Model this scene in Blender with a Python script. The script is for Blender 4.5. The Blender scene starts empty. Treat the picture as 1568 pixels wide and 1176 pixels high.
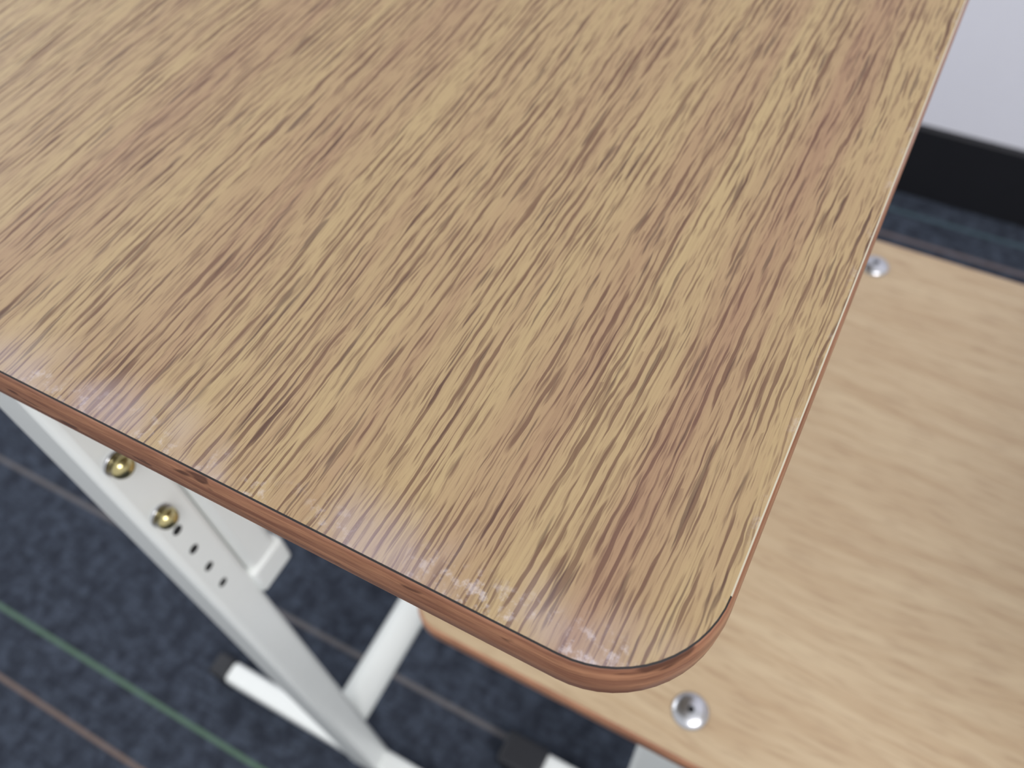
import bpy, bmesh, math, random
from mathutils import Vector, Matrix
random.seed(3)
S=bpy.context.scene
S.view_settings.view_transform='Standard'
S.view_settings.look='None'
def lin(r,g,b):
    f=lambda c:(c/255/12.92) if c/255<=.04045 else ((c/255+.055)/1.055)**2.4
    return (f(r),f(g),f(b),1)
# ---------- node helpers
class M:
    def __init__(s,name):
        s.m=bpy.data.materials.new(name); s.m.use_nodes=True
        s.t=s.m.node_tree; s.n=s.t.nodes; s.l=s.t.links
        s.b=s.n['Principled BSDF']
        s.tc=s.n.new('ShaderNodeTexCoord')
        sp=s.n.new('ShaderNodeSeparateXYZ'); s.l.new(s.tc.outputs['Object'],sp.inputs[0])
        s.X,s.Y,s.Z=sp.outputs
    def put(s,sock,v):
        if isinstance(v,bpy.types.NodeSocket): s.l.new(v,sock)
        else: sock.default_value=v
    def math(s,op,a,b=0.0,c=0.0,clamp=False):
        n=s.n.new('ShaderNodeMath'); n.operation=op; n.use_clamp=clamp
        s.put(n.inputs[0],a); s.put(n.inputs[1],b)
        if op in('MULTIPLY_ADD','SMOOTH_MIN'): s.put(n.inputs[2],c)
        return n.outputs[0]
    def add(s,a,b): return s.math('ADD',a,b)
    def mul(s,a,b): return s.math('MULTIPLY',a,b)
    def vec(s,x,y,z=0.0):
        n=s.n.new('ShaderNodeCombineXYZ'); s.put(n.inputs[0],x); s.put(n.inputs[1],y); s.put(n.inputs[2],z); return n.outputs[0]
    def noise(s,v,scale=1,detail=2,rough=.5,dist=0):
        n=s.n.new('ShaderNodeTexNoise'); s.l.new(v,n.inputs['Vector'])
        n.inputs['Scale'].default_value=scale; n.inputs['Detail'].default_value=detail
        n.inputs['Roughness'].default_value=rough; n.inputs['Distortion'].default_value=dist
        return n.outputs[0]
    def anoise(s,fx,fy,fz=0,detail=2,rough=.5,y=None,off=0.0,x=None):
        x=s.X if x is None else x; y=s.Y if y is None else y
        return s.noise(s.vec(s.mul(x,fx),s.add(s.mul(y,fy),off),s.add(s.mul(s.Z,fz),off)),1,detail,rough)
    def voro(s,x,y,off=0.0,rand=1.0):
        n=s.n.new('ShaderNodeTexVoronoi'); n.voronoi_dimensions='2D'; n.inputs['Scale'].default_value=1
        n.inputs['Randomness'].default_value=rand
        s.l.new(s.vec(s.add(x,off),s.add(y,off*1.7)),n.inputs['Vector'])
        sp=s.n.new('ShaderNodeSeparateXYZ'); s.l.new(n.outputs['Color'],sp.inputs[0])
        return n.outputs['Distance'],sp.outputs[0],sp.outputs[1]
    def smooth(s,v,a,b,lo=0,hi=1):
        n=s.n.new('ShaderNodeMapRange'); n.interpolation_type='SMOOTHSTEP'
        s.put(n.inputs[0],v); n.inputs[1].default_value=a; n.inputs[2].default_value=b
        n.inputs[3].default_value=lo; n.inputs[4].default_value=hi; return n.outputs[0]
    def mix(s,f,a,b,mode='MIX'):
        n=s.n.new('ShaderNodeMix'); n.data_type='RGBA'; n.blend_type=mode
        s.put(n.inputs[0],f); s.put(n.inputs[6],a); s.put(n.inputs[7],b); return n.outputs[2]
    def ramp(s,v,pts):
        n=s.n.new('ShaderNodeValToRGB'); s.l.new(v,n.inputs[0]); e=n.color_ramp.elements
        while len(e)<len(pts): e.new(.5)
        for i,(p,c) in enumerate(pts):
            e[i].position=p; e[i].color=(c,c,c,1) if not isinstance(c,tuple) else c
        return n.outputs[0]
    def bump(s,h,strength,dist):
        n=s.n.new('ShaderNodeBump'); n.inputs['Strength'].default_value=strength
        n.inputs['Distance'].default_value=dist; s.l.new(h,n.inputs['Height'])
        s.l.new(n.outputs[0],s.b.inputs['Normal'])
    def set(s,col=None,rough=None,metal=None,spec=None,coat=None):
        if col is not None: s.put(s.b.inputs['Base Color'],col)
        if rough is not None: s.put(s.b.inputs['Roughness'],rough)
        if metal is not None: s.put(s.b.inputs['Metallic'],metal)
        if spec is not None: s.b.inputs['Specular IOR Level'].default_value=spec
        if coat is not None: s.b.inputs['Coat Weight'].default_value=coat; s.b.inputs['Coat Roughness'].default_value=.2
        return s.m

# ---------- desk laminate
def desk_laminate():
    s=M('oak_laminate')
    w1=s.math('SUBTRACT',s.anoise(4,10,0,1),.5)
    w2=s.math('SUBTRACT',s.anoise(16,45,0,1,off=7.3),.5)
    y=s.add(s.Y,s.add(s.mul(w1,.012),s.mul(w2,.0026)))
    yb=s.mul(s.add(y,s.mul(s.math('SUBTRACT',s.anoise(6,40,0,3,off=3.1),.5),.010)),1/.42)
    P=lambda m:m/.42
    band=s.ramp(yb,[(0,.2),(P(.010),.15),(P(.017),.75),(P(.026),.95),(P(.034),.3),(P(.045),.05),(P(.053),.6),(P(.060),.6),
        (P(.068),.1),(P(.088),.3),(P(.097),.5),(P(.108),.15),(P(.125),.35),(P(.142),.05),(P(.160),.65),(P(.175),.5),(P(.190),.05),(P(.208),.4),(P(.222),.8),(P(.240),.15),(P(.262),.35),(P(.29),.1)])
    patch=s.smooth(s.anoise(8,170,0,3,.6,y=y,off=11.),.38,.70)
    band2=s.math('MULTIPLY_ADD',band,.75,s.mul(patch,.30),clamp=True)
    base=s.mix(band2,lin(170,148,108),lin(147,116,91))
    fib=s.anoise(26,1900,0,2,.6,y=y,off=2.)
    base=s.mix(s.mul(s.smooth(fib,.42,.66),.22),base,lin(116,88,66))
    dark=s.mix(band2,lin(102,75,56),lin(92,61,52))
    dens=s.math('SUBTRACT',s.anoise(10,70,0,2,.5,y=y,off=21.),.5)
    wob=s.mul(s.math('SUBTRACT',s.anoise(80,300,0,2,.6,off=61.),.5),.0013)
    yw=s.add(y,wob)
    def rows(period,ph,phn,fx,fy,off,th,w,ns,dn):
        ph_=s.add(s.mul(yw,2*math.pi/period),s.mul(s.anoise(7,phn,0,1.5,.5,y=y,off=off+3),ph))
        sn=s.math('SINE',ph_)
        n=s.math('SUBTRACT',s.anoise(fx,fy,0,1.6,.55,y=yw,off=off),.5)
        v=s.add(s.mul(sn,.5),s.add(s.mul(n,ns),s.mul(dens,dn)))
        return s.smooth(v,th,th+w)
    def strokes(lx,ly,off,rmin,rvar,soft,dn):
        d,ra,rb=s.voro(s.mul(s.X,1/lx),s.mul(yw,1/ly),off)
        r=s.add(s.math('MULTIPLY_ADD',ra,rvar,rmin),s.mul(dens,dn))
        v=s.math('SUBTRACT',r,d)
        return s.mul(s.smooth(v,0,soft),s.math('MULTIPLY_ADD',rb,.55,.45))
    A=rows(.0026,20,55,30,540,5.,.36,.26,2.8,.8)
    B=rows(.0016,26,90,48,800,15.,.46,.26,2.6,.5)
    L2=strokes(.020,.0016,17.7,.05,.36,.16,.25)
    L3=strokes(.010,.0010,41.1,.05,.36,.2,.2)
    c=s.mix(s.mul(L3,.45),base,dark)
    c=s.mix(s.mul(L2,.50),c,dark)
    c=s.mix(s.mul(B,.55),c,dark)
    c=s.mix(s.mul(A,.80),c,dark)
    dk=s.smooth(s.anoise(30,640,0,1,.5,y=yw,off=77.),.63,.69)
    c=s.mix(s.mul(dk,.6),c,lin(70,46,40))
    # scuffs: soft irregular rubbed patches along the front edge and the corner
    sc=s.smooth(s.noise(s.vec(s.X,s.Y,1.),330,4,.65),.48,.68)
    sc2=s.smooth(s.noise(s.vec(s.X,s.Y,5.),75,2,.5),.44,.58)
    edge=s.smooth(s.X,.011,.003)
    corner=s.mul(s.smooth(s.Y,.10,.03),s.smooth(s.X,.012,.004))
    side=s.mul(s.smooth(s.Y,.003,.001),.3)
    wear=s.mul(s.mul(s.math('MAXIMUM',s.math('MAXIMUM',s.mul(edge,.65),corner),side),sc2),sc)
    c=s.mix(s.mul(wear,.52),c,lin(208,200,202))
    haze=s.mul(s.smooth(s.noise(s.vec(s.X,s.Y,9.),34,2,.5),.40,.63),s.smooth(s.X,.02,.002))
    c=s.mix(s.mul(haze,.32),c,lin(174,162,172))
    s.set(c,s.math('MULTIPLY_ADD',A,.1,.54),0,.34)
    micro=s.noise(s.vec(s.X,s.Y,0.),1500,2,.6)
    h=s.math('SUBTRACT',s.mul(micro,.6),s.mul(A,.5))
    s.bump(h,.25,.0003)
    return s.m
def edge_brown(name='varnished_edge'):
    s=M(name)
    zz=s.add(s.Z,s.mul(s.noise(s.vec(s.X,s.Y,0.),30,2,.5),.002))
    n1=s.noise(s.vec(s.mul(s.X,30),s.mul(s.Y,30),s.mul(zz,420)),1,4,.65)
    n2=s.noise(s.vec(s.mul(s.X,60),s.mul(s.Y,60),s.mul(s.Z,150)),1,2,.5)
    ply=s.smooth(s.math('SINE',s.mul(s.Z,2*math.pi/.0062)),-.3,.5)
    c=s.mix(s.smooth(n1,.3,.7),lin(178,128,96),lin(132,88,64))
    c=s.mix(s.mul(ply,.32),c,lin(112,68,52))
    c=s.mix(s.mul(s.smooth(n2,.66,.72),.7),c,lin(56,28,20))
    s.set(c,.42,0,.5,.15); s.bump(n1,.3,.001); return s.m
def seat_wood():
    s=M('seat_laminate')
    w=s.math('SUBTRACT',s.anoise(9,3.5,0,2),.5)
    x=s.add(s.X,s.mul(w,.028))
    n=s.anoise(110,8,0,3,.55,x=x,off=4.)
    n2=s.anoise(520,45,0,2,.5,x=x,off=9.)
    c=s.mix(s.smooth(n,.25,.78),lin(198,177,145),lin(180,154,122))
    c=s.mix(s.mul(s.smooth(n2,.48,.64),.28),c,lin(148,118,92))
    s.set(c,.38,0,.5); return s.m
def carpet():
    s=M('carpet_tiles')
    n=s.noise(s.vec(s.X,s.Y,0.),48,5,.75); n2=s.noise(s.vec(s.X,s.Y,2.),380,3,.7)
    n3=s.noise(s.vec(s.mul(s.X,220),s.mul(s.Y,30)),1,3,.6)
    c=s.mix(s.smooth(n,.34,.66),lin(46,50,60),lin(80,88,102))
    c=s.mix(s.mul(s.smooth(n3,.48,.62),.5),c,lin(48,52,60))
    c=s.mix(s.mul(s.smooth(n2,.42,.6),.5),c,lin(48,53,63))
    xw=s.add(s.X,s.mul(s.math('SUBTRACT',n2,.5),.003))
    def stripe(c,x0,w,col,a):
        d=s.math('ABSOLUTE',s.math('SUBTRACT',xw,x0))
        return s.mix(s.mul(s.smooth(d,w,w*.4),a),c,col)
    for x0,w,col,a in [(-.040,.0035,lin(100,126,106),.85),(-.098,.0035,lin(132,114,104),.8),(.102,.004,lin(118,114,114),.75),
        (-.2,.004,lin(76,92,112),.7),(.21,.003,lin(90,112,102),.5),(.33,.003,lin(125,108,98),.5),(.47,.003,lin(100,115,122),.6),(.61,.003,lin(95,115,105),.6),(.74,.003,lin(122,105,98),.6),
        (.86,.003,lin(95,105,118),.7),(.975,.005,lin(124,112,112),.8),(1.03,.005,lin(80,100,108),.8)]:
        c=stripe(c,x0,w,col,a)
    s.set(c,.95,0,.1); s.bump(n2,.8,.004); return s.m
def simple(name,c,rough,metal=0,spec=.5,coat=None,var=.04):
    s=M(name); n=s.noise(s.vec(s.X,s.Y,s.Z),40,3,.6)
    d=(c[0]*(1-var*3),c[1]*(1-var*3),c[2]*(1-var*3),1)
    s.set(s.mix(n,c,d),rough,metal,spec,coat); return s.m
m_lam=desk_laminate(); m_edge=edge_brown(); m_seat=seat_wood(); m_carpet=carpet()
m_line=simple('laminate_core_dark',lin(30,26,26),.5)
m_glint=simple('laminate_edge_glint',lin(196,188,166),.35)  # window light caught by the long-side bevel, painted in as a pale colour
m_white=simple('white_powder_coat',lin(238,241,238),.35,0,.5,.3,.02)
m_black=simple('black_plastic',lin(28,30,36),.5)
m_gold=simple('brass_plated_steel',lin(206,192,140),.22,1)
m_steel=simple('rivet_steel',lin(205,206,210),.28,1)
m_hole=simple('hole_dark',lin(22,22,24),.8)
m_wall=simple('wall_paint',lin(234,234,243),.8,0,.3,None,.01)
m_base=simple('baseboard_black',lin(30,30,34),.45,0,.4)
m_grey=simple('underside_laminate',lin(190,180,160),.6)

# ---------- mesh helpers
def obj(name,me,parent=None):
    o=bpy.data.objects.new(name,me); S.collection.objects.link(o)
    if parent: o.parent=parent
    return o
def empty(name):
    e=bpy.data.objects.new(name,None); e.empty_display_size=.05; S.collection.objects.link(e); return e
def outline(x0,x1,y0,y1,r,off,n=14):
    pts=[]; rr=max(r+off,.0005)
    for cx,cy,a0 in [(x1-r,y1-r,0),(x0+r,y1-r,90),(x0+r,y0+r,180),(x1-r,y0+r,270)]:
        for i in range(n+1):
            a=math.radians(a0+90*i/n); pts.append((cx+rr*math.cos(a),cy+rr*math.sin(a)))
    return pts
def slab(name,x0,x1,y0,y1,r,prof,mats,parent,matfn):
    me=bpy.data.meshes.new(name); bm=bmesh.new(); loops=[]
    for off,z in prof: loops.append([bm.verts.new((x,y,z)) for x,y in outline(x0,x1,y0,y1,r,off)])
    f=bm.faces.new(loops[0]); f.material_index=0
    for k in range(len(loops)-1):
        a,b=loops[k],loops[k+1]; n=len(a)
        for i in range(n):
            j=(i+1)%n; f=bm.faces.new((a[i],b[i],b[j],a[j])); f.smooth=k>0
            c=f.calc_center_median(); f.material_index=matfn(k,c)
    f=bm.faces.new(list(reversed(loops[-1]))); f.material_index=len(mats)-1
    bmesh.ops.recalc_face_normals(bm,faces=bm.faces[:])
    bm.to_mesh(me); bm.free()
    for m in mats: me.materials.append(m)
    return obj(name,me,parent)
def rbox(name,a,b,bev,mat,parent=None,seg=3):
    me=bpy.data.meshes.new(name); bm=bmesh.new(); bmesh.ops.create_cube(bm,size=1)
    for v in bm.verts:
        v.co=Vector([(a[i]+b[i])/2+v.co[i]*(b[i]-a[i]) for i in range(3)])
    if bev>0: bmesh.ops.bevel(bm,geom=bm.edges[:],offset=bev,segments=seg,profile=.5,affect='EDGES')
    for f in bm.faces: f.smooth=bev>0 and f.calc_area()<(bev*1.2)*max(abs(b[i]-a[i]) for i in range(3))
    bm.to_mesh(me); bm.free(); me.materials.append(mat); return obj(name,me,parent)
def cyl(name,p,q,r,mat,parent=None,n=32,r2=None,dome=0):
    p=Vector(p);q=Vector(q); d=q-p; L=d.length
    me=bpy.data.meshes.new(name); bm=bmesh.new()
    prof=[(0,0),(r,0),(r if r2 is None else r2,L)]
    if dome:
        prof=[(0,0),(r,0)]+[(r*math.cos(a),L*math.sin(a)) for a in [math.radians(t) for t in range(10,90,10)]]+[(0,L)]
    else: prof.append((0,L))
    rings=[]
    for rr,z in prof:
        if rr==0: rings.append([bm.verts.new((0,0,z))])
        else: rings.append([bm.verts.new((rr*math.cos(2*math.pi*i/n),rr*math.sin(2*math.pi*i/n),z)) for i in range(n)])
    for k in range(len(rings)-1):
        a,b=rings[k],rings[k+1]
        for i in range(n):
            j=(i+1)%n
            if len(a)==1: f=bm.faces.new((a[0],b[j],b[i]))
            elif len(b)==1: f=bm.faces.new((a[i],a[j],b[0]))
            else: f=bm.faces.new((a[i],a[j],b[j],b[i]))
            f.smooth=(len(a)>1 and len(b)>1 and n>8) or bool(dome and k>0)
    bmesh.ops.recalc_face_normals(bm,faces=bm.faces[:])
    bm.transform(Matrix.Translation(p)@d.to_track_quat('Z','Y').to_matrix().to_4x4())
    bm.to_mesh(me); bm.free(); me.materials.append(mat); return obj(name,me,parent)
def curve_tube(name,pts,r,mat,parent):
    cu=bpy.data.curves.new(name,'CURVE'); cu.dimensions='3D'; cu.bevel_depth=r; cu.bevel_resolution=6; cu.resolution_u=10
    sp=cu.splines.new('NURBS'); sp.points.add(len(pts)-1)
    for i,p in enumerate(pts): sp.points[i].co=(*p,1)
    sp.use_endpoint_u=True; sp.order_u=3
    cu.materials.append(mat); o=bpy.data.objects.new(name,cu); S.collection.objects.link(o); o.parent=parent; return o

# ---------- room
rbox('floor',(-1.6,-2.2,-.05),(1.081,2.4,0),0,m_carpet)
rbox('wall_back',(1.081,-2.2,0),(1.18,2.4,2.7),0,m_wall)
rbox('baseboard_back',(1.069,-2.2,0),(1.081,2.4,.118),.003,m_base)

# ---------- desk
desk=empty('school_desk')
ZT=.74
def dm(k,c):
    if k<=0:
        return 2 if (c.y<.003 and c.x>.03) else 1  # long side takes the painted highlight line, other sides the dark core
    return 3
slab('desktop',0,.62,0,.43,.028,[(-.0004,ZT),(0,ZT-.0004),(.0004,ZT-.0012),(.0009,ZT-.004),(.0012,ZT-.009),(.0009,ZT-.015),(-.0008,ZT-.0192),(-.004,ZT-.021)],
     [m_lam,m_line,m_glint,m_edge,m_grey],desk,dm)
zb=ZT-.021
for sfx,px,sg in (('near',.011,1),('far',.609,-1)):
    X=lambda d: px+sg*d
    def bx(n,x0,x1,*r):
        lo,hi=sorted((X(x0),X(x1))); y0,y1,z0,z1,bv,mt=r
        return rbox(f'{n}_{sfx}',(lo,y0,z0),(hi,y1,z1),bv,mt,desk)
    bx('leg_post',-.003,.022,.230,.261,.03,zb,.004,m_white)
    bx('leg_sleeve',.0225,.045,.230,.272,.462,zb,.005,m_white)
    bx('sleeve_collar',.0205,.047,.228,.274,.462,.487,.003,m_white)
    bx('top_rail',.002,.03,.05,.40,zb-.022,zb,.003,m_white)
    bx('foot_bar',0,.021,.02,.430,.014,.042,.005,m_white)
    bx('foot_cap_front',-.004,.025,.005,.035,0,.045,.004,m_black)
    bx('foot_cap_back',-.002,.023,.418,.440,0,.044,.004,m_black)
    for i,z in enumerate((.634,.588)):
        xm=X(.0065)
        cyl(f'bolt_washer_{sfx}_{i+1}',(xm,.230,z),(xm,.2288,z),.0056,m_steel,desk)
        cyl(f'bolt_shank_{sfx}_{i+1}',(xm,.2288,z),(xm,.2260,z),.0028,m_gold,desk)
        cyl(f'bolt_head_{sfx}_{i+1}',(xm,.2260,z),(xm,.2215,z),.0052,m_gold,desk,dome=1)
    for i,z in enumerate((.570,.549,.528,.507)):
        xm=X(.0075); cyl(f'adjust_hole_{sfx}_{i+1}',(xm,.2305,z),(xm,.2298,z),.0026,m_hole,desk,20)  # solid dark discs, their colour standing in for the shade inside holes
cyl('cross_tube',(.026,.250,.145),(.594,.250,.145),.0155,m_white,desk)

# ---------- chair
chair=empty('school_chair')
ZS=.44
sx0,sx1,sy0,sy1=.062,.474,-.24,.157
def sm(k,c): return 1
slab('seat',sx0,sx1,sy0,sy1,.02,[(-.001,ZS),(.0006,ZS-.001),(.0010,ZS-.004),(.0010,ZS-.011),(-.001,ZS-.014),(-.003,ZS-.015)],[m_seat,m_edge,m_edge],chair,sm)
for i,(x,y) in enumerate(((.0868,-.008),(.4465,-.015),(.0868,-.175),(.4465,-.175))):
    cyl(f'rivet_{i+1}',(x,y,ZS),(x,y,ZS+.004),.0102,m_steel,chair,dome=1)
    cyl(f'rivet_hole_dot_{i+1}',(x,y,ZS+.003),(x,y,ZS+.0046),.0018,m_hole,chair)  # dark stub painted in for the shaded centre hole
for sfx,x in (('a',.088),('b',.448)):
    rbox(f'seat_rail_{sfx}',(x-.012,-.22,ZS-.040),(x+.012,.12,ZS-.015),.003,m_white,chair)
    rbox(f'chair_column_{sfx}',(x-.012,-.03,.03),(x+.012,.012,ZS-.038),.004,m_white,chair)
    rbox(f'chair_foot_{sfx}',(x-.013,-.27,.012),(x+.013,.098,.042),.004,m_white,chair)
    rbox(f'chair_foot_cap_{sfx}1',(x-.016,.088,0),(x+.016,.132,.046),.004,m_black,chair)
    rbox(f'chair_foot_cap_{sfx}2',(x-.016,-.29,0),(x+.016,-.26,.046),.004,m_black,chair)
    curve_tube(f'back_post_{sfx}',[(x,-.20,ZS-.028),(x,-.262,ZS-.028),(x,-.268,ZS+.04),(x,-.285,.62),(x,-.30,.80)],.010,m_white,chair)
rbox('chair_crossbar',(.10,-.02,.20),(.436,.004,.224),.004,m_white,chair)
me=bpy.data.meshes.new('backrest'); bm=bmesh.new(); N=24; ring=[]
for i in range(N+1):
    t=i/N; x=.068+.40*t; c=-.028*(1-(2*t-1)**2)
    e=.02*max(0,abs(2*t-1)-.85)/.15
    ring.append([bm.verts.new((x,-.272+c-dy-.05*(z-.62),z)) for z,dy in ((.62+e,0),(.78-e,0),(.78-e,.012),(.62+e,.012))])
for a,b in zip(ring,ring[1:]):
    for k in range(4):
        bm.faces.new((a[k],a[(k+1)%4],b[(k+1)%4],b[k])).smooth=(k%2==0)
bm.faces.new(ring[0]); bm.faces.new(ring[-1]); bmesh.ops.recalc_face_normals(bm,faces=bm.faces[:])
bm.to_mesh(me); bm.free(); me.materials.append(m_seat); obj('backrest',me,chair)

# ---------- light
w=bpy.data.worlds.new('world'); S.world=w; w.use_nodes=True
bg=w.node_tree.nodes['Background']; bg.inputs[0].default_value=(.94,.96,1,1); bg.inputs[1].default_value=.78
def area(name,loc,tgt,sx,sy,e,col):
    l=bpy.data.lights.new(name,'AREA'); l.shape='RECTANGLE'; l.size=sx; l.size_y=sy; l.energy=e; l.color=col
    o=bpy.data.objects.new(name,l); S.collection.objects.link(o); o.location=loc
    o.rotation_euler=(Vector(tgt)-Vector(loc)).to_track_quat('-Z','Y').to_euler()
area('window_light',(.5,2.35,1.75),(.2,0,.7),1.3,1.4,20,(.94,.97,1))
area('wall_fill',(-.7,-1.2,2.5),(.9,0,.5),1.2,.8,37,(1,.98,.98))  # added out-of-view fill that brightens the back wall and white frame

# ---------- camera
r=Vector((.4659,-.8837,-.0472)); f=Vector((.4867,.3006,-.8200)).normalized()
up=r.cross(f); up.normalize(); r=f.cross(up).normalized()
cam=bpy.data.cameras.new('camera'); co=bpy.data.objects.new('camera',cam); S.collection.objects.link(co)
mt=Matrix((( r.x,up.x,-f.x,0),(r.y,up.y,-f.y,0),(r.z,up.z,-f.z,0),(0,0,0,1)))
co.matrix_world=Matrix.Translation((-.0477,.0039,.915))@mt
cam.sensor_width=36; cam.lens=1287/1568*36; cam.clip_start=.01
cam.dof.use_dof=True; cam.dof.focus_distance=.200; cam.dof.aperture_fstop=11.5
S.camera=co
